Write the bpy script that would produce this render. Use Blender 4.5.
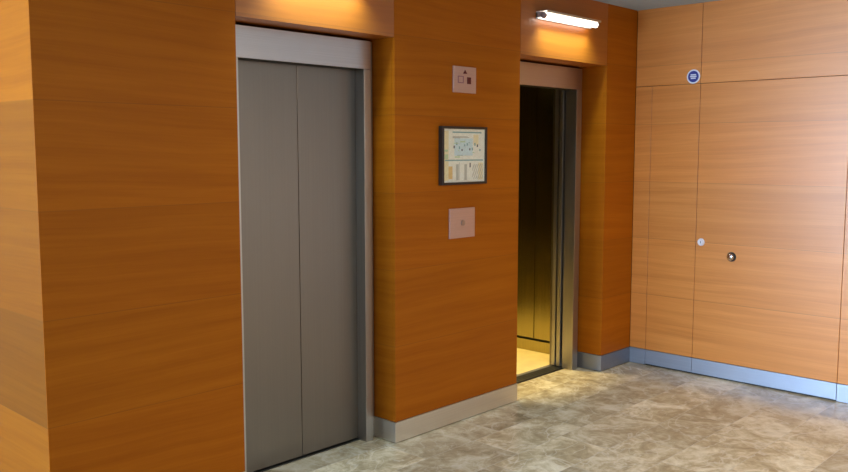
import bpy, bmesh, math, random
from mathutils import Vector, Matrix

for o in list(bpy.data.objects):
    bpy.data.objects.remove(o)
SC = bpy.context.scene
COL = SC.collection
PI = math.pi

# ------------------------------------------------------------------ camera
cam_data = bpy.data.cameras.new('camera')
cam = bpy.data.objects.new('camera', cam_data)
COL.objects.link(cam)
cam_data.sensor_width = 36.0
cam_data.lens = 850.0 / 848.0 * 36.0
cam_data.clip_start = 0.05
TH = math.radians(43.5)
PITCH = math.atan(86 / 850.0)
fwd = Vector((math.cos(TH) * math.cos(PITCH), math.sin(TH) * math.cos(PITCH), -math.sin(PITCH)))
cam.location = (0, 0, 1.6)
cam.rotation_euler = fwd.to_track_quat('-Z', 'Y').to_euler()
SC.camera = cam

# ------------------------------------------------------------------ world, light, exposure
world = bpy.data.worlds.new('world')
SC.world = world
world.use_nodes = True
bg = world.node_tree.nodes['Background']
bg.inputs[0].default_value = (0.55, 0.75, 1.0, 1)
bg.inputs[1].default_value = 0.6
SC.view_settings.view_transform = 'Standard'
SC.view_settings.look = 'None'
SC.view_settings.gamma = 1.0
SC.view_settings.use_curve_mapping = False
SC.view_settings.exposure = -0.1


def area(name, loc, target, sx, sy, power, col, spread=180):
    d = bpy.data.lights.new(name, 'AREA')
    d.shape = 'RECTANGLE'
    d.size, d.size_y = sx, sy
    d.energy = power
    d.color = col
    d.spread = math.radians(spread)
    o = bpy.data.objects.new(name, d)
    COL.objects.link(o)
    o.location = loc
    o.rotation_euler = (Vector(target) - Vector(loc)).to_track_quat('-Z', 'Y').to_euler()
    return o


# daylight through the long street window at the far left end of the lobby
area('window_daylight', (-8.9, 4.65, 1.3), (5, 4.65, 1.3), 5.3, 2.2, 2350, (0.54, 0.75, 1.0))
# unseen fill lights, added below the ceiling to brighten the lobby walls
area('fill_light', (3.6, -1.8, 2.585), (3.6, -1.8, 0), 1.2, 1.2, 185, (1.0, 0.88, 0.72))
area('fill_light', (0.6, -1.2, 2.585), (0.6, -1.2, 0), 1.2, 1.2, 30, (1.0, 0.82, 0.56))

# ------------------------------------------------------------------ materials
def nmat(name):
    m = bpy.data.materials.new(name)
    m.use_nodes = True
    nt = m.node_tree
    return m, nt, nt.nodes['Principled BSDF']


class NB:
    """small node builder"""
    def __init__(s, nt):
        s.nt = nt

    def new(s, t, **kw):
        n = s.nt.nodes.new(t)
        for k, v in kw.items():
            setattr(n, k, v)
        return n

    def val(s, sock, v):
        if isinstance(v, bpy.types.NodeSocket):
            s.nt.links.new(v, sock)
        else:
            sock.default_value = v

    def math(s, op, a, b=0.0, c=None):
        n = s.new('ShaderNodeMath', operation=op)
        s.val(n.inputs[0], a)
        s.val(n.inputs[1], b)
        if c is not None:
            s.val(n.inputs[2], c)
        return n.outputs[0]

    def vec(s, x, y, z):
        n = s.new('ShaderNodeCombineXYZ')
        for i, v in enumerate((x, y, z)):
            s.val(n.inputs[i], v)
        return n.outputs[0]

    def noise(s, v, scale=1.0, detail=4.0, rough=0.55, dist=0.0):
        n = s.new('ShaderNodeTexNoise')
        s.val(n.inputs['Vector'], v)
        n.inputs['Scale'].default_value = scale
        n.inputs['Detail'].default_value = detail
        n.inputs['Roughness'].default_value = rough
        n.inputs['Distortion'].default_value = dist
        return n.outputs[0]

    def white(s, v):
        n = s.new('ShaderNodeTexWhiteNoise', noise_dimensions='3D')
        s.val(n.inputs['Vector'], v)
        return n.outputs[0]

    def ramp(s, f, stops):
        n = s.new('ShaderNodeValToRGB')
        el = n.color_ramp.elements
        while len(el) < len(stops):
            el.new(0.5)
        for e, (p, c) in zip(el, stops):
            e.position = p
            e.color = c if len(c) == 4 else (*c, 1)
        s.val(n.inputs[0], f)
        return n.outputs[0]

    def mix(s, f, a, b, blend='MIX'):
        n = s.new('ShaderNodeMix', data_type='RGBA', blend_type=blend)
        s.val(n.inputs[0], f)
        for sock, v in ((n.inputs[6], a), (n.inputs[7], b)):
            if isinstance(v, bpy.types.NodeSocket):
                s.nt.links.new(v, sock)
            else:
                sock.default_value = (*v, 1) if len(v) == 3 else v
        return n.outputs[2]


VEN0, VENH = 0.118, 0.4165


def wood(name, seed, dark, mid, light, rough=0.38, tone=0.16, spec=0.5, bands=None):
    """cherry veneer laid in horizontal leaves, grain running along the wall"""
    m, nt, bs = nmat(name)
    b = NB(nt)
    pos = b.new('ShaderNodeNewGeometry').outputs['Position']
    sp = b.new('ShaderNodeSeparateXYZ')
    nt.links.new(pos, sp.inputs[0])
    x, y, z = sp.outputs
    u = b.math('ADD', x, b.math('MULTIPLY', y, 0.93))
    q = b.math('DIVIDE', b.math('SUBTRACT', z, VEN0), VENH)
    band = b.math('FLOOR', q)
    fr = b.math('FRACT', q)
    r1 = b.white(b.vec(band, seed, 0.3))
    r2 = b.white(b.vec(band, seed, 7.7))
    slope = b.math('MULTIPLY', b.math('SUBTRACT', r2, 0.35), 0.07)
    wob = b.math('MULTIPLY', b.noise(b.vec(b.math('MULTIPLY', u, 1.6), b.math('MULTIPLY', z, 2.0), b.math('MULTIPLY', r1, 31)), 1.0, 2.0), 0.035)
    zz = b.math('ADD', b.math('ADD', z, b.math('MULTIPLY', u, slope)), wob)
    off = b.math('MULTIPLY', r1, 19.0)
    g1 = b.noise(b.vec(b.math('MULTIPLY', u, 0.8), b.math('MULTIPLY', zz, 22.0), off), 1.0, 5.0, 0.6, 0.3)
    g2 = b.noise(b.vec(b.math('MULTIPLY', u, 2.6), b.math('MULTIPLY', zz, 120.0), off), 1.0, 3.0, 0.6)
    g = b.math('ADD', b.math('MULTIPLY', g1, 0.72), b.math('MULTIPLY', g2, 0.28))
    colr = b.ramp(g, [(0.33, dark), (0.5, mid), (0.68, light)])
    t = b.math('ADD', 1.0 - tone / 2, b.math('MULTIPLY', r1, tone))
    if bands:
        rp = b.ramp(b.math('DIVIDE', b.math('ADD', band, 0.5), 8.0), [(i / 8.0, (v, v, v)) for i, v in enumerate(bands)])
        rp.node.color_ramp.interpolation = 'CONSTANT'
        t = rp
    hue = b.mix(b.math('MULTIPLY', r2, 0.30), (1, 1, 1), (1.06, 0.92, 0.80))
    colr = b.mix(1.0, colr, hue, 'MULTIPLY')
    tv = b.new('ShaderNodeCombineColor')
    for i in range(3):
        nt.links.new(t, tv.inputs[i])
    colr = b.mix(1.0, colr, tv.outputs[0], 'MULTIPLY')
    seam = b.math('LESS_THAN', fr, 0.008)
    colr = b.mix(b.math('MULTIPLY', seam, 0.35), colr, (0.12, 0.05, 0.015))
    nt.links.new(colr, bs.inputs['Base Color'])
    bs.inputs['Roughness'].default_value = rough
    bs.inputs['Specular IOR Level'].default_value = spec
    bp = b.new('ShaderNodeBump')
    bp.inputs['Strength'].default_value = 0.04
    bp.inputs['Distance'].default_value = 0.002
    nt.links.new(g2, bp.inputs['Height'])
    nt.links.new(bp.outputs[0], bs.inputs['Normal'])
    return m


def metal(name, col, rough, brushed=None, var=0.10):
    """satin stainless steel or aluminium; brushed = 'v' or 'h'"""
    m, nt, bs = nmat(name)
    b = NB(nt)
    bs.inputs['Metallic'].default_value = 1.0
    bs.inputs['Roughness'].default_value = rough
    pos = b.new('ShaderNodeNewGeometry').outputs['Position']
    mp = b.new('ShaderNodeMapping')
    nt.links.new(pos, mp.inputs[0])
    mp.inputs['Scale'].default_value = {'v': (160, 160, 1.2), 'h': (1.5, 1.5, 260)}.get(brushed, (3, 3, 3))
    f = b.noise(mp.outputs[0], 1.0, 3.0)
    lo = tuple(c * (1 - var) for c in col)
    hi = tuple(min(1, c * (1 + var)) for c in col)
    nt.links.new(b.ramp(f, [(0.3, lo), (0.7, hi)]), bs.inputs['Base Color'])
    nt.links.new(b.math('ADD', rough - 0.05, b.math('MULTIPLY', f, 0.1)), bs.inputs['Roughness'])
    return m


def plain(name, col, rough=0.5, metallic=0.0, var=0.05, scale=40):
    m, nt, bs = nmat(name)
    b = NB(nt)
    pos = b.new('ShaderNodeNewGeometry').outputs['Position']
    f = b.noise(pos, scale, 3.0)
    lo = tuple(c * (1 - var) for c in col)
    hi = tuple(min(1, c * (1 + var)) for c in col)
    nt.links.new(b.ramp(f, [(0.35, lo), (0.65, hi)]), bs.inputs['Base Color'])
    bs.inputs['Roughness'].default_value = rough
    bs.inputs['Metallic'].default_value = metallic
    return m


def emit(name, col, strength):
    m, nt, bs = nmat(name)
    bs.inputs['Base Color'].default_value = (*col, 1)
    bs.inputs['Emission Color'].default_value = (*col, 1)
    bs.inputs['Emission Strength'].default_value = strength
    return m


def marble():
    """polished brown-grey marble tiles, 0.6 x 0.3 m, laid in broken bond"""
    m, nt, bs = nmat('marble_tiles')
    b = NB(nt)
    pos = b.new('ShaderNodeNewGeometry').outputs['Position']
    sp = b.new('ShaderNodeSeparateXYZ')
    nt.links.new(pos, sp.inputs[0])
    x, y, z = sp.outputs
    q = b.math('DIVIDE', b.math('SUBTRACT', y, 2.94), 0.303)
    row = b.math('FLOOR', q)
    fy = b.math('FRACT', q)
    xo = b.math('MULTIPLY', b.white(b.vec(row, 3.0, 1.0)), 0.6)
    px = b.math('DIVIDE', b.math('ADD', x, xo), 0.606)
    colm = b.math('FLOOR', px)
    fx = b.math('FRACT', px)
    r1 = b.white(b.vec(row, colm, 0.5))
    r2 = b.white(b.vec(row, colm, 5.5))
    v = b.vec(b.math('ADD', x, b.math('MULTIPLY', r1, 37.0)), b.math('ADD', y, b.math('MULTIPLY', r2, 23.0)), b.math('MULTIPLY', r1, 11.0))
    n1 = b.noise(v, 4.0, 8.0, 0.66, 1.0)
    n2 = b.noise(v, 16.0, 6.0, 0.65, 0.6)
    n = b.math('ADD', b.math('MULTIPLY', n1, 0.7), b.math('MULTIPLY', n2, 0.3))
    c = b.ramp(n, [(0.35, (0.32, 0.245, 0.145)), (0.47, (0.50, 0.405, 0.262)), (0.54, (0.66, 0.560, 0.392)), (0.64, (0.84, 0.755, 0.60))])
    # pale veins
    vn = b.noise(v, 2.4, 3.0, 0.55, 1.0)
    d = b.math('ABSOLUTE', b.math('SUBTRACT', vn, 0.5))
    vein = b.math('SUBTRACT', 1.0, b.math('MINIMUM', b.math('DIVIDE', d, 0.018), 1.0))
    c = b.mix(b.math('MULTIPLY', vein, 0.42), c, (0.86, 0.79, 0.67))
    vn2 = b.noise(v, 4.5, 3.0, 0.55, 0.8)
    d2 = b.math('ABSOLUTE', b.math('SUBTRACT', vn2, 0.53))
    c = b.mix(b.math('MULTIPLY', b.math('SUBTRACT', 1.0, b.math('MINIMUM', b.math('DIVIDE', d2, 0.014), 1.0)), 0.35), c, (0.82, 0.76, 0.65))
    t = b.math('ADD', 0.80, b.math('MULTIPLY', r2, 0.38))
    tv = b.new('ShaderNodeCombineColor')
    for i in range(3):
        nt.links.new(t, tv.inputs[i])
    c = b.mix(1.0, c, tv.outputs[0], 'MULTIPLY')
    gj = b.math('MAXIMUM', b.math('LESS_THAN', fy, 0.014), b.math('LESS_THAN', fx, 0.007))
    c = b.mix(b.math('MULTIPLY', gj, 0.6), c, (0.62, 0.56, 0.48))
    nt.links.new(c, bs.inputs['Base Color'])
    nt.links.new(b.math('ADD', 0.16, b.math('MULTIPLY', n2, 0.14)), bs.inputs['Roughness'])
    bs.inputs['Specular IOR Level'].default_value = 0.5
    return m


VENEER = [(0.34, 0.090, 0.002), (0.39, 0.109, 0.003), (0.44, 0.130, 0.005)]
VENEER_LIT = [(0.53, 0.182, 0.032), (0.61, 0.222, 0.042), (0.69, 0.270, 0.060)]  # same veneer lightened: missing light on the right wall painted into the colour
M_WOOD = [wood('cherry_veneer_%s' % n, s, *(VENEER_LIT if p else VENEER), rough=r, tone=t, spec=k,
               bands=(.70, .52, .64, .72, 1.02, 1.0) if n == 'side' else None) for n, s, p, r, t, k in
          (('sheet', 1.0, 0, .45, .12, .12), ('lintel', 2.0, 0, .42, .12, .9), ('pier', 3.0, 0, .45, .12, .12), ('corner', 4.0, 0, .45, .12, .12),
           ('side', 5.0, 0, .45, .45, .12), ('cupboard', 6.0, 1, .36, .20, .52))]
M_MARBLE = marble()
M_STEEL = metal('brushed_steel', (0.235, 0.21, 0.19), 0.34, 'v', 0.03)
M_FRAME = metal('satin_steel', (0.52, 0.50, 0.49), 0.40, 'v', 0.06)
M_HEAD = metal('header_steel', (0.60, 0.57, 0.60), 0.34, 'h', 0.06)
M_ALU = metal('satin_aluminium', (0.74, 0.69, 0.62), 0.42, 'h', 0.05)
M_SILL = metal('grooved_aluminium', (0.16, 0.15, 0.14), 0.45, None)
M_PLATE = metal('plate_steel', (0.58, 0.43, 0.40), 0.45, 'h', 0.05)
M_CHROME = metal('chrome', (0.78, 0.77, 0.76), 0.16, None, 0.03)
M_CAR = metal('bronze_mirror_steel', (0.42, 0.36, 0.16), 0.22, 'v', 0.10)
M_CARDARK = plain('dark_lacquer', (0.02, 0.02, 0.02), 0.4)
M_CARFLOOR = plain('cream_vinyl', (0.72, 0.58, 0.30), 0.45, 0, 0.10, 6)
M_BLACK = plain('matt_black', (0.012, 0.011, 0.010), 0.6)
M_CORE = plain('wall_core', (0.06, 0.035, 0.02), 0.8)
M_CEIL = plain('ceiling_paint', (0.38, 0.51, 0.66), 0.8, 0, 0.03, 8)
M_PAINT = plain('lobby_wall_paint', (0.62, 0.54, 0.44), 0.8, 0, 0.03, 8)
M_KICK = metal('sky_reflection_aluminium', (0.35, 0.38, 0.46), 0.5, 'h', 0.05)  # plinth aluminium with the window's blue reflection put into its colour
M_NICKEL = metal('satin_nickel', (0.76, 0.70, 0.72), 0.5, None, 0.03)
M_GREY = plain('grey_plaster', (0.40, 0.35, 0.31), 0.7, 0, 0.03, 8)
M_BROWN = plain('brown_wall_paint', (0.15, 0.125, 0.105), 0.8, 0, 0.03, 8)
M_WHITE = plain('white_enamel', (0.80, 0.80, 0.80), 0.4)
M_FRAMEB = plain('dark_frame', (0.022, 0.014, 0.010), 0.35)
M_TUBE = emit('lamp_glow', (1.0, 0.95, 0.86), 7.0)

# ------------------------------------------------------------------ helpers
def tag(o, label=None, cat=None, group=None, kind=None):
    for k, v in (('label', label), ('category', cat), ('group', group), ('kind', kind)):
        if v:
            o[k] = v
    return o


def empty(name, loc, label=None, cat=None, group=None, kind=None, rz=0.0):
    o = bpy.data.objects.new(name, None)
    COL.objects.link(o)
    o.location = loc
    o.rotation_euler = (0, 0, rz)
    o.empty_display_size = 0.1
    bpy.context.view_layer.update()
    return tag(o, label, cat, group, kind)


def wloc(o):
    v = Vector((0, 0, 0))
    while o is not None:
        v += o.location
        o = o.parent
    return v


def build(name, bm, mats, parent=None, origin=(0, 0, 0), smooth=False):
    """bm is in world coordinates; it becomes one mesh object with its origin at 'origin'"""
    org = Vector(origin)
    bmesh.ops.translate(bm, verts=bm.verts, vec=-org)
    bmesh.ops.recalc_face_normals(bm, faces=bm.faces)
    me = bpy.data.meshes.new(name)
    bm.to_mesh(me)
    bm.free()
    for m in (mats if isinstance(mats, (list, tuple)) else [mats]):
        me.materials.append(m)
    if smooth:
        for p in me.polygons:
            p.use_smooth = True
    o = bpy.data.objects.new(name, me)
    COL.objects.link(o)
    if parent is not None:
        o.parent = parent
        org = org - wloc(parent)
    o.location = org
    return o


def addbox(bm, x0, x1, y0, y1, z0, z1, bev=0.0, mi=0):
    r = bmesh.ops.create_cube(bm, size=1.0)
    vs = r['verts']
    for v in vs:
        v.co = Vector(((x0 + x1) / 2 + v.co.x * (x1 - x0), (y0 + y1) / 2 + v.co.y * (y1 - y0), (z0 + z1) / 2 + v.co.z * (z1 - z0)))
    fs = list({f for v in vs for f in v.link_faces})
    for f in fs:
        f.material_index = mi
    if bev > 0:
        es = list({e for v in vs for e in v.link_edges})
        bmesh.ops.bevel(bm, geom=es, offset=bev, segments=2, affect='EDGES', profile=0.6)
    return bm


def box(name, x0, x1, y0, y1, z0, z1, mat, parent=None, bev=0.0015):
    bm = bmesh.new()
    addbox(bm, x0, x1, y0, y1, z0, z1, bev)
    return build(name, bm, mat, parent, ((x0 + x1) / 2, (y0 + y1) / 2, z0))


def addcyl(bm, c, axis, r0, r1, h, seg=40, mi=0):
    """solid of revolution along axis ('x','y','-x','z') from point c, length h, radii r0 -> r1"""
    d = {'x': Vector((1, 0, 0)), '-x': Vector((-1, 0, 0)), 'y': Vector((0, 1, 0)), '-y': Vector((0, -1, 0)), 'z': Vector((0, 0, 1))}[axis]
    M = Matrix.Translation(Vector(c) + d * h / 2) @ d.to_track_quat('Z', 'Y').to_matrix().to_4x4()
    n0 = len(bm.faces)
    bmesh.ops.create_cone(bm, cap_ends=True, segments=seg, radius1=r0, radius2=r1, depth=h, matrix=M)
    bm.faces.ensure_lookup_table()
    for f in bm.faces[n0:]:
        f.material_index = mi
    return bm


def struct(name, *a, **k):
    o = box(name, *a, **k)
    o['kind'] = 'structure'
    return o


# ------------------------------------------------------------------ key dimensions (metres)
YW = 3.225            # face of the lift wall
XR = 5.66             # face of the cupboard wall
CZ = 2.61             # ceiling
XL = 1.305            # left corner of the lift block
R1A, R1B = 2.195, 3.172     # first lift recess
R2A, R2B = 4.258, 5.258     # second lift recess
LZ = 2.187            # underside of the wood above the lifts
PH = 0.118            # plinth height
T = 0.022             # panel thickness

# ------------------------------------------------------------------ setting: floor, ceiling, outer walls
bm = bmesh.new()
addbox(bm, -9.1, 5.9, -4.1, YW + 0.24, -0.12, 0.0)
addbox(bm, -9.1, XL + 0.02, YW + 0.24, 8.1, -0.12, 0.0)
build('floor', bm, M_MARBLE)['kind'] = 'structure'
struct('ceiling', -9.1, 5.9, -4.1, 8.1, CZ, CZ + 0.12, M_CEIL, bev=0)
struct('wall_front', -9.1, 5.9, -4.15, -4.0, 0.0, CZ, M_BROWN, bev=0)
WA, WB = 1.9, 7.4
bm = bmesh.new()
for y0, y1, z0, z1 in ((-4.0, WA, 0, CZ), (WB, 8.1, 0, CZ), (WA, WB, 0, 0.15), (WA, WB, 2.45, CZ)):
    addbox(bm, -9.15, -9.0, y0, y1, z0, z1)
build('wall_left', bm, M_PAINT)['kind'] = 'structure'
w = empty('window_1', (-9.07, 4.65, 0.15), kind='structure')
bm = bmesh.new()
for k in range(5):
    yy = WA + k * (WB - WA - 0.07) / 4
    addbox(bm, -9.11, -9.04, yy, yy + 0.07, 0.15, 2.45)
for zz in (0.15, 2.38):
    addbox(bm, -9.10, -9.05, WA + 0.01, WB - 0.01, zz, zz + 0.07)
build('window_frame', bm, M_ALU, w, (-9.07, 4.65, 0.15))
struct('wall_corridor', -9.1, XL + 0.02, 8.0, 8.1, 0.0, CZ, M_PAINT, bev=0)

# ------------------------------------------------------------------ lift wall: core + wood panels
def veneer(parent, x0, x1, y0, y1, z0, z1, mat):
    return box('wood_panel', x0, x1, y0, y1, z0, z1, mat, parent, 0.0006)


bm = bmesh.new()
YC = YW + T + 0.001
E1B, E2B = YW + 0.30, YW + 0.24
addbox(bm, XL + T + 0.001, R1A - T - 0.001, YC, 8.0, 0, CZ)                 # block left of the first lift
addbox(bm, R1A - T - 0.001, R1B + T + 0.001, YC, E1B, LZ + T, CZ)           # over the first lift
addbox(bm, R1A - T - 0.001, R1B + T + 0.001, E1B, E1B + 0.1, 0, CZ)         # shaft wall behind the first lift
addbox(bm, R1B + T + 0.001, R2A - T - 0.001, YC, E1B + 0.1, 0, CZ)          # pier
addbox(bm, R2A - T - 0.001, R2B + T + 0.001, YC, E2B, LZ + T, CZ)           # over the second lift
addbox(bm, R2B + T + 0.001, XR + 0.2, YC, E2B, 0, CZ)                 # corner
wb = build('wall_back', bm, M_CORE)
wb['kind'] = 'structure'
G = 0.0012
# block left of the first lift
veneer(wb, XL, R1A - G, YW, YW + 0.003, PH, CZ, M_WOOD[0])
veneer(wb, R1A - T, R1A - G, YW + 0.004, YW + 0.14, PH, LZ, M_WOOD[0])
# over the first lift
veneer(wb, R1A + G, R1B - G, YW, YW + T, LZ, CZ, M_WOOD[1])
veneer(wb, R1A + G, R1B - G, YW + T, YW + 0.24, LZ, LZ + T, M_WOOD[1])
# pier
veneer(wb, R1B + G, R2A - G, YW, YW + T, PH, CZ, M_WOOD[2])
veneer(wb, R1B, R1B + T, YW + T, YW + 0.24, PH, LZ, M_WOOD[2])
veneer(wb, R2A - T, R2A, YW + T, YW + 0.24, PH, LZ, M_WOOD[2])
# over the second lift
veneer(wb, R2A + G, R2B - G, YW, YW + T, LZ, CZ, M_WOOD[1])
veneer(wb, R2A + G, R2B - G, YW + T, YW + 0.24, LZ, LZ + T, M_WOOD[1])
# corner strip
veneer(wb, R2B + G, XR, YW, YW + T, PH, CZ, M_WOOD[3])
veneer(wb, R2B, R2B + T, YW + T, YW + 0.24, PH, LZ, M_WOOD[3])
# side face of the block, receding to the left
ws = empty('wall_side', (XL, YW + 0.0032, 0), kind='structure')
for i, (y0, y1) in enumerate(((YW + 0.0032, YW + 1.1), (YW + 1.1 + 2 * G, YW + 2.2), (YW + 2.2 + 2 * G, 8.0))):
    box('wood_panel', XL, XL + T, y0, y1, PH, CZ, M_WOOD[4], ws, 0.0012)

# plinths
PT = 0.004
bm = bmesh.new()
addbox(bm, XL - PT, R1A, YW - PT, YW + T, 0.004, PH - 0.002, 0.001)
addbox(bm, XL - PT, XL + T, YW + T, 8.0, 0.004, PH - 0.002, 0.001)
build('baseboard_left', bm, M_ALU)['kind'] = 'structure'
bm = bmesh.new()
addbox(bm, R1B - PT, R2A + PT, YW - PT, YW + T, 0.004, PH - 0.002, 0.001)
addbox(bm, R1B - PT, R1B + T, YW + T, YW + 0.20, 0.004, PH - 0.002, 0.001)
addbox(bm, R2A - T, R2A + PT, YW + T, YW + 0.20, 0.004, PH - 0.002, 0.001)
build('baseboard_middle', bm, M_ALU)['kind'] = 'structure'
bm = bmesh.new()
addbox(bm, R2B - PT, XR, YW - PT, YW + T, 0.004, PH - 0.002, 0.001)
addbox(bm, R2B - PT, R2B + T, YW + T, YW + 0.20, 0.004, PH - 0.002, 0.001)
build('baseboard_corner', bm, M_KICK)['kind'] = 'structure'

# ------------------------------------------------------------------ cupboard wall on the right, with its flush double door
V0, V1, V2, V3 = YW, 3.092, 2.722, 1.738
HZ = 2.06
bm = bmesh.new()
addbox(bm, XR + T + 0.02, XR + 0.25, -4.0, YW + T, 0, CZ)
wr = build('wall_right', bm, M_CORE)
wr['kind'] = 'structure'
GS = 0.0015


def rpanel(parent, y0, y1, z0, z1, mat, name='wood_panel'):
    return box(name, XR, XR + T, y0 + GS, y1 - GS, z0 + GS, z1 - GS, mat, parent, 0.0012)


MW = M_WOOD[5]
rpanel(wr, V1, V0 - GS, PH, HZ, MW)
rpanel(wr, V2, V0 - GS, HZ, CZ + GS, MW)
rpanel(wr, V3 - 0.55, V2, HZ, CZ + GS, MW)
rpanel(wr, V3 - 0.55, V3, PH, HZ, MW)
box('plaster', XR + 0.004, XR + T, -4.0, V3 - 0.55, PH, CZ, M_GREY, wr, 0)
bm = bmesh.new()
addbox(bm, XR - PT, XR + T, V1 + GS, YW - PT - 0.001, 0.003, PH - 0.001, 0.001)
addbox(bm, XR - PT, XR + T, -4.0, V3 - GS, 0.003, PH - 0.001, 0.001)
build('baseboard_right', bm, M_KICK)['kind'] = 'structure'

door = empty('door_1', (XR, (V1 + V3) / 2, 0), kind='structure')
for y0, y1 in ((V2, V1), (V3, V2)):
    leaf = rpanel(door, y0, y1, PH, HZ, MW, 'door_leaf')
    k = box('kick_plate', XR - PT, XR + T, y0 + GS, y1 - GS, 0.011, PH - 0.001, M_KICK, leaf, 0.001)
# dark threshold gap under the leaves
box('threshold', XR + 0.012, XR + T + 0.02, V3, V1, 0.0, 0.02, M_BLACK, door, 0)
# cylinder lock beside the seam
bm = bmesh.new()
addcyl(bm, (XR, 2.680, 0.955), '-x', 0.027, 0.025, 0.006)
addcyl(bm, (XR - 0.006, 2.680, 0.955), '-x', 0.018, 0.016, 0.006)
lk = build('lock', bm, M_NICKEL, door, (XR, 2.680, 0.955))
lk['label'] = 'small round chrome cylinder lock'
bm = bmesh.new()
addbox(bm, XR - 0.0135, XR - 0.011, 2.678, 2.682, 0.947, 0.963)
build('keyhole', bm, M_BLACK, lk, (XR - 0.012, 2.680, 0.955))
# larger knob with dark ring
bm = bmesh.new()
addcyl(bm, (XR, 2.458, 0.869), '-x', 0.033, 0.031, 0.006)
addcyl(bm, (XR - 0.006, 2.458, 0.869), '-x', 0.012, 0.012, 0.008)
kn = build('knob_rose', bm, M_BLACK, door, (XR, 2.458, 0.869))
bm = bmesh.new()
prof = [(0.010, 0.012), (0.012, 0.019), (0.017, 0.024), (0.023, 0.024), (0.028, 0.020), (0.030, 0.011)]
for (h0, r0), (h1, r1) in zip(prof[:-1], prof[1:]):
    addcyl(bm, (XR - h0, 2.458, 0.869), '-x', r0, r1, h1 - h0)
kb = build('knob', bm, M_CHROME, kn, (XR - 0.01, 2.458, 0.869), True)
kb['label'] = 'round polished chrome knob'

# ------------------------------------------------------------------ lifts
def landing(name, ra, rb, yf, xa, xb, oa, ob, zt, label):
    """stainless landing frame: jambs, header, sill. xa..xb = clear opening, oa..ob = outer width, zt = clear height"""
    t = empty(name, ((xa + xb) / 2, yf, 0), label, 'elevator door')
    yb = YW + 0.24
    for x0, x1, r0, r1 in ((oa, xa, ra, oa), (xb, ob, ob, rb)):
        bm = bmesh.new()
        addbox(bm, x0, x1, yf, yf + 0.09, 0.001, zt, 0.0015)
        addbox(bm, min(r0, r1) + 0.004, max(r0, r1) - 0.004, yf + 0.035, yf + 0.05, 0.001, zt + 0.15, 0)
        build('jamb', bm, M_FRAME, t, ((x0 + x1) / 2, yf, 0))
    box('header', oa, ob, yf, yf + 0.055, zt + 0.001, 2.172, M_HEAD, t, 0.0015)
    box('underside_shade', xa, xb, yf + 0.006, yf + 0.064, zt - 0.003, zt + 0.0005, M_BLACK, t, 0)  # black strip standing in for the shade under the header
    return t


# first lift, doors shut
F1 = YW + 0.130
X1A, X1B = 2.292, 3.076
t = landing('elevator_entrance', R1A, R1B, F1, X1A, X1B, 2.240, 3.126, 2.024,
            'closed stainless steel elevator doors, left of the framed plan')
DY = F1 + 0.066
xm = (X1A + X1B) / 2
box('door_panel', X1A - 0.04, xm - 0.0015, DY, DY + 0.035, 0.012, 2.06, M_STEEL, t, 0.002)
box('door_panel', xm + 0.0015, X1B + 0.0, DY, DY + 0.035, 0.012, 2.06, M_STEEL, t, 0.002)
box('sill', X1A - 0.04, X1B, DY - 0.012, DY + 0.06, 0.0005, 0.004, M_SILL, t, 0)

# second lift, doors open
F2 = YW + 0.172
X2A, X2B = 4.363, 5.150
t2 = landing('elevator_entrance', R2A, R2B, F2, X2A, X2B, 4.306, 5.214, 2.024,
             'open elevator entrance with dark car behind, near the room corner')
for k, (xe, yy) in enumerate(((X2B - 0.010, F2 + 0.105), (X2B - 0.004, F2 + 0.152))):
    box('door_panel', xe, xe + 0.42, yy, yy + 0.03, 0.012, 2.06, M_FRAME, t2, 0.002)
bm = bmesh.new()
for k in range(4):
    addbox(bm, X2A - 0.05, X2B + 0.05, F2 + 0.092 + k * 0.024, F2 + 0.092 + k * 0.024 + 0.018, -0.03, 0.002)
addbox(bm, X2A - 0.05, X2B + 0.05, F2 + 0.09, F2 + 0.19, -0.04, -0.006)
build('sill', bm, M_SILL, t2, (xm, F2 + 0.09, 0))

# the car standing at the second landing
CX0, CX1, CY0, CY1, CH = 4.05, 5.44, F2 + 0.215, F2 + 1.65, 2.22
cart = empty('elevator_car', ((CX0 + CX1) / 2, CY0, 0), 'elevator car interior with yellow-lit floor and bronze steel walls', 'elevator car')
box('car_floor', CX0, CX1, CY0, CY1, -0.04, 0.001, M_CARFLOOR, cart, 0)
SY = 3.955
for y0, y1 in ((CY0, SY - 0.003), (SY + 0.003, CY1)):
    box('wall_panel', CX1, CX1 + 0.02, y0, y1, 0.105, CH, M_CAR, cart, 0.001)
    box('wall_panel', CX0 - 0.02, CX0, y0, y1, 0.105, CH, M_CAR, cart, 0.001)
for x0, x1 in ((CX0, (CX0 + CX1) / 2 - 0.002), ((CX0 + CX1) / 2 + 0.002, CX1)):
    box('wall_panel', x0, x1, CY1, CY1 + 0.02, 0.105, CH, M_CAR, cart, 0.001)
bm = bmesh.new()
addbox(bm, CX1 - 0.004, CX1 + 0.02, CY0, CY1, 0.001, 0.088)
addbox(bm, CX0 - 0.02, CX0 + 0.004, CY0, CY1, 0.001, 0.088)
addbox(bm, CX0, CX1, CY1 - 0.004, CY1 + 0.02, 0.001, 0.088)
build('skirting', bm, M_CAR, cart, ((CX0 + CX1) / 2, CY1, 0))
bm = bmesh.new()
addbox(bm, CX1 + 0.012, CX1 + 0.024, CY0, CY1, 0.088, 0.105)
addbox(bm, CX0 - 0.024, CX0 - 0.012, CY0, CY1, 0.088, 0.105)
addbox(bm, CX0, CX1, CY1 + 0.012, CY1 + 0.024, 0.088, 0.105)
build('shadow_gap', bm, M_BLACK, cart, ((CX0 + CX1) / 2, CY1, 0.09))
box('car_ceiling', CX0, CX1, CY0, CY1, CH, CH + 0.03, M_CARDARK, cart, 0)
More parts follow.
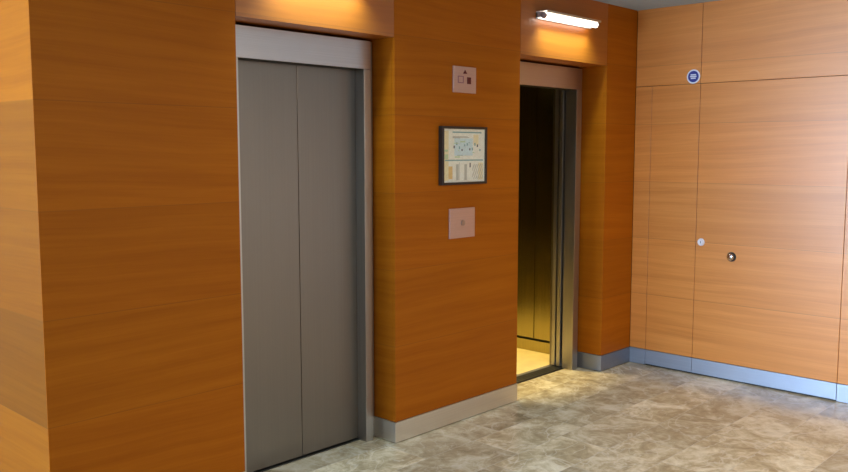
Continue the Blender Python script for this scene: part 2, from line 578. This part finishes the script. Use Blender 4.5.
# front returns and transom of the car
box('car_door', X2B + 0.02, CX1, CY0 - 0.03, CY0, 0.0, CH, M_STEEL, cart, 0.001)
box('car_return', CX0, X2A - 0.01, CY0 - 0.03, CY0, 0.0, CH, M_STEEL, cart, 0.001)
box('car_transom', X2A - 0.01, X2B + 0.02, CY0 - 0.03, CY0, 2.05, CH, M_STEEL, cart, 0.001)
bm = bmesh.new()
addcyl(bm, (4.80, 4.15, CH - 0.008), 'z', 0.05, 0.05, 0.01)
build('car_downlight', bm, emit('car_lamp_glow', (1.0, 0.78, 0.30), 4.0), cart, (4.80, 4.15, CH))
ld = bpy.data.lights.new('car_light', 'SPOT')
ld.energy = 300
ld.color = (1.0, 0.76, 0.26)
ld.spot_size = math.radians(62)
ld.spot_blend = 0.5
ld.shadow_soft_size = 0.05
lo = bpy.data.objects.new('car_light', ld)
COL.objects.link(lo)
lo.location = (4.80, 4.15, CH - 0.02)
lo.parent = cart
lo.location = Vector((4.80, 4.15, CH - 0.02)) - cart.location
# shaft walls round the car and the door pockets
bm = bmesh.new()
addbox(bm, 5.60, 5.66, E2B + 0.002, 5.3, -0.1, CZ)
addbox(bm, 3.9, 3.96, E1B + 0.11, 5.3, -0.1, CZ)
addbox(bm, 3.9, 5.66, 5.24, 5.3, -0.1, CZ)
addbox(bm, 3.97, 5.59, E1B + 0.11, 5.3, CZ - 0.05, CZ - 0.001)
addbox(bm, R2A, 5.59, E2B + 0.002, E1B + 0.11, CZ - 0.05, CZ - 0.001)
addbox(bm, R2A - T, R2B + T, F2 + 0.06, F2 + 0.085, 2.10, 2.30)
build('wall_shaft', bm, M_CORE)['kind'] = 'structure'

# ------------------------------------------------------------------ lamps over the lifts
def lamp(xc, label):
    zc, L = 2.434, 0.308
    t = empty('wall_lamp', (xc, YW, zc), label, 'lamp', 'strip lamps over the elevators')
    box('back_plate', xc - L, xc + L, YW - 0.012, YW - 0.0005, zc - 0.018, zc + 0.024, M_WHITE, t, 0.001)
    bm = bmesh.new()                                     # curved hood: flat top + short front lip
    addbox(bm, xc - L, xc + L, YW - 0.085, YW - 0.0005, zc + 0.024, zc + 0.028)
    addbox(bm, xc - L, xc + L, YW - 0.088, YW - 0.084, zc + 0.014, zc + 0.028)
    build('hood', bm, M_ALU, t, (xc, YW, zc + 0.024))
    for s in (-1, 1):                                    # lamp holders: round cap on a short arm
        xe = xc + s * L
        bm = bmesh.new()
        addcyl(bm, (min(xe, xe - s * 0.016), YW - 0.056, zc), 'x', 0.0195, 0.0195, 0.016, 32)
        addbox(bm, min(xe, xe - s * 0.012), max(xe, xe - s * 0.012), YW - 0.050, YW - 0.0005, zc - 0.010, zc + 0.022, 0.001)
        build('end_cap', bm, M_FRAME, t, (xe, YW, zc))
    bm = bmesh.new()
    addcyl(bm, (xc - L + 0.004, YW - 0.056, zc), 'x', 0.0165, 0.0165, 2 * L - 0.008, 32)
    build('diffuser', bm, M_TUBE, t, (xc, YW - 0.052, zc), True)
    l = area('strip_light', (xc, YW - 0.066, zc - 0.024), (xc, YW - 0.055, 0), 2 * L - 0.05, 0.04, 4.6, (0.66, 0.93, 1.0), 110)
    l.parent = t
    l.location = l.location - t.location
    return t


lamp(2.655, 'glowing strip wall lamp above the closed elevator doors')
lamp(4.722, 'glowing strip wall lamp above the open elevator doors')

# ------------------------------------------------------------------ things on the pier
# upper plate: floor indicator
x0, x1, z0, z1 = 3.630, 3.826, 1.925, 2.072
p = empty('floor_indicator', ((x0 + x1) / 2, YW, z0), 'square steel indicator plate with two small displays, above the framed plan', 'indicator')
PY = YW - 0.010
box('plate', x0, x1, PY, YW - 0.0005, z0, z1, M_PLATE, p, 0.001)
xc, zc = (x0 + x1) / 2, (z0 + z1) / 2
M_RED = plain('dark_red_lens', (0.10, 0.012, 0.02), 0.25)
M_MAUVE = plain('mauve_print', (0.26, 0.13, 0.20), 0.4)
bm = bmesh.new()
addbox(bm, xc + 0.018, xc + 0.052, PY - 0.002, PY + 0.002, zc - 0.022, zc + 0.016, 0.001)
build('display', bm, M_RED, p, (xc + 0.035, PY, zc))
bm = bmesh.new()
for a0, a1, b0, b1 in ((-0.062, -0.012, -0.020, -0.015), (-0.062, -0.012, 0.015, 0.020), (-0.062, -0.056, -0.015, 0.015), (-0.018, -0.012, -0.015, 0.015)):
    addbox(bm, xc + a0, xc + a1, PY - 0.0015, PY + 0.001, zc + b0, zc + b1)
build('display', bm, M_MAUVE, p, (xc - 0.037, PY, zc))
bm = bmesh.new()                                        # direction arrow over the displays
vs = [bm.verts.new((xc + dx, yy, zc + dz)) for yy in (PY - 0.0018, PY + 0.001) for dx, dz in ((-0.018, 0.034), (0.018, 0.034), (0.0, 0.056))]
bm.faces.new(vs[:3]); bm.faces.new(vs[3:][::-1])
for i in range(3):
    j = (i + 1) % 3
    bm.faces.new((vs[i], vs[j], vs[3 + j], vs[3 + i]))
build('direction_arrow', bm, M_RED, p, (xc, PY, zc + 0.04))

# lower plate: call button
x0, x1, z0, z1 = 3.602, 3.822, 1.094, 1.266
p = empty('call_panel', ((x0 + x1) / 2, YW, z0), 'plain square steel call plate with one button, below the framed plan', 'call button')
box('plate', x0, x1, PY, YW - 0.0005, z0, z1, M_PLATE, p, 0.001)
bm = bmesh.new()
addcyl(bm, ((x0 + x1) / 2 + 0.004, PY + 0.001, (z0 + z1) / 2), '-y', 0.017, 0.016, 0.005)
build('button', bm, metal('button_steel', (0.42, 0.38, 0.37), 0.3), p, ((x0 + x1) / 2, PY, (z0 + z1) / 2))

# framed plan
x0, x1, z0, z1 = 3.516, 3.907, 1.403, 1.733
p = empty('framed_plan', ((x0 + x1) / 2, YW, z0), 'dark framed floor plan hung between the two elevators', 'framed plan')
FD, FW = 0.032, 0.014
bm = bmesh.new()
addbox(bm, x0, x0 + FW, YW - FD, YW - 0.0005, z0, z1, 0.001)
addbox(bm, x1 - FW, x1, YW - FD, YW - 0.0005, z0, z1, 0.001)
addbox(bm, x0 + FW, x1 - FW, YW - FD, YW - 0.0005, z0, z0 + FW, 0.001)
addbox(bm, x0 + FW, x1 - FW, YW - FD, YW - 0.0005, z1 - FW, z1, 0.001)
build('frame', bm, M_FRAMEB, p, ((x0 + x1) / 2, YW, z0))
SYF = YW - 0.022
sheet = box('sheet', x0 + FW, x1 - FW, SYF, YW - 0.001, z0 + FW, z1 - FW, plain('printed_paper', (0.86, 0.92, 0.86), 0.35), p, 0)
inks = {n: plain(n + '_ink', c, 0.5) for n, c in dict(green=(0.50, 0.72, 0.48), teal=(0.20, 0.45, 0.50), grey=(0.48, 0.54, 0.52), sky=(0.62, 0.84, 0.92),
                                                       cream=(0.86, 0.82, 0.55), ochre=(0.76, 0.55, 0.24), navy=(0.06, 0.12, 0.16)).items()}
names = list(inks)
sx, sz, sw, sh = x0 + FW, z0 + FW, x1 - x0 - 2 * FW, z1 - z0 - 2 * FW
art = [('sky', .26, .70, .50, .82), ('cream', .02, .13, .04, .96), ('green', .03, .11, .44, .52), ('green', .03, .11, .57, .61),
       ('teal', .22, .92, .92, .945), ('teal', .04, .96, .405, .425), ('cream', .72, .84, .70, .90), ('ochre', .13, .22, .06, .30),
       ('cream', .05, .12, .08, .34), ('grey', .30, .36, .04, .34), ('grey', .50, .56, .04, .34), ('grey', .38, .39, .04, .38), ('cream', .84, .96, .04, .36)]
rnd = random.Random(4)
for k in range(11):
    a = .24 + k * .062
    h = .60 + .06 * math.sin(k * 1.7)
    art.append(('teal' if k % 3 else 'navy', a, a + .035, h + .04, h + .085))
for k in range(9):
    a = .22 + rnd.random() * .62
    h = .46 + rnd.random() * .42
    art.append((rnd.choice(['grey', 'teal', 'green', 'grey']), a, a + .02 + rnd.random() * .12, h, h + .014))
for k in range(5):
    art.append(('grey', .22, .22 + .5 * rnd.random() + .1, .855 - k * .006, .858 - k * .006))
art.append(('navy', .62, .66, .28, .36))
NU, NV = 96, 80                                          # printed face of the sheet: one fine grid, each cell takes an ink
bm = bmesh.new()
gv = [[bm.verts.new((sx + sw * i / NU, SYF - 0.0004, sz + sh * j / NV)) for j in range(NV + 1)] for i in range(NU + 1)]
for i in range(NU):
    for j in range(NV):
        f = bm.faces.new((gv[i][j], gv[i + 1][j], gv[i + 1][j + 1], gv[i][j + 1]))
        a, h = (i + .5) / NU, (j + .5) / NV
        mi = 0
        for nn, a0, a1, c0, c1 in art:
            if a0 <= a <= a1 and c0 <= h <= c1:
                mi = 1 + names.index(nn)
        if .70 < a < .96 and .05 < h < .34 and (a - h * .4) % .05 < .02:
            mi = 1 + names.index('grey')
        f.material_index = mi
build('plan_print', bm, [sheet.data.materials[0]] + [inks[n] for n in names], sheet, ((x0 + x1) / 2, SYF, z0))
gm, nt, bs = nmat('clear_glass')
b = NB(nt)
tr, gl, mx, fr = b.new('ShaderNodeBsdfTransparent'), b.new('ShaderNodeBsdfGlossy'), b.new('ShaderNodeMixShader'), None
gl.inputs['Roughness'].default_value = 0.05
mx.inputs[0].default_value = 0.05
nt.links.new(tr.outputs[0], mx.inputs[1])
nt.links.new(gl.outputs[0], mx.inputs[2])
nt.links.new(mx.outputs[0], nt.nodes['Material Output'].inputs['Surface'])
box('glass', x0 + FW, x1 - FW, YW - 0.028, YW - 0.0265, z0 + FW, z1 - FW, gm, p, 0)

# ------------------------------------------------------------------ blue round sign over the cupboard door
sy, szz, R = 2.776, 2.110, 0.049
p = empty('round_sign', (XR, sy, szz), 'small round blue sign with white rim on the right wall, above the flush door', 'sign')
bm = bmesh.new()
addcyl(bm, (XR - 0.0003, sy, szz), '-x', R, R, 0.003, 48)
build('rim', bm, plain('sign_white', (0.72, 0.74, 0.84), 0.35), p, (XR, sy, szz))
bm = bmesh.new()
addcyl(bm, (XR - 0.0033, sy, szz), '-x', R * 0.80, R * 0.80, 0.0012, 48)
build('disc', bm, plain('sign_blue', (0.010, 0.032, 0.28), 0.35), p, (XR, sy, szz))
bm = bmesh.new()
for w_, dz in ((0.020, 0.012), (0.024, 0.0), (0.018, -0.012)):
    addbox(bm, XR - 0.0055, XR - 0.0043, sy - w_, sy + w_, szz + dz - 0.0042, szz + dz + 0.0042, 0)
build('lettering', bm, plain('sign_print', (0.72, 0.78, 0.90), 0.35), p, (XR - 0.005, sy, szz))
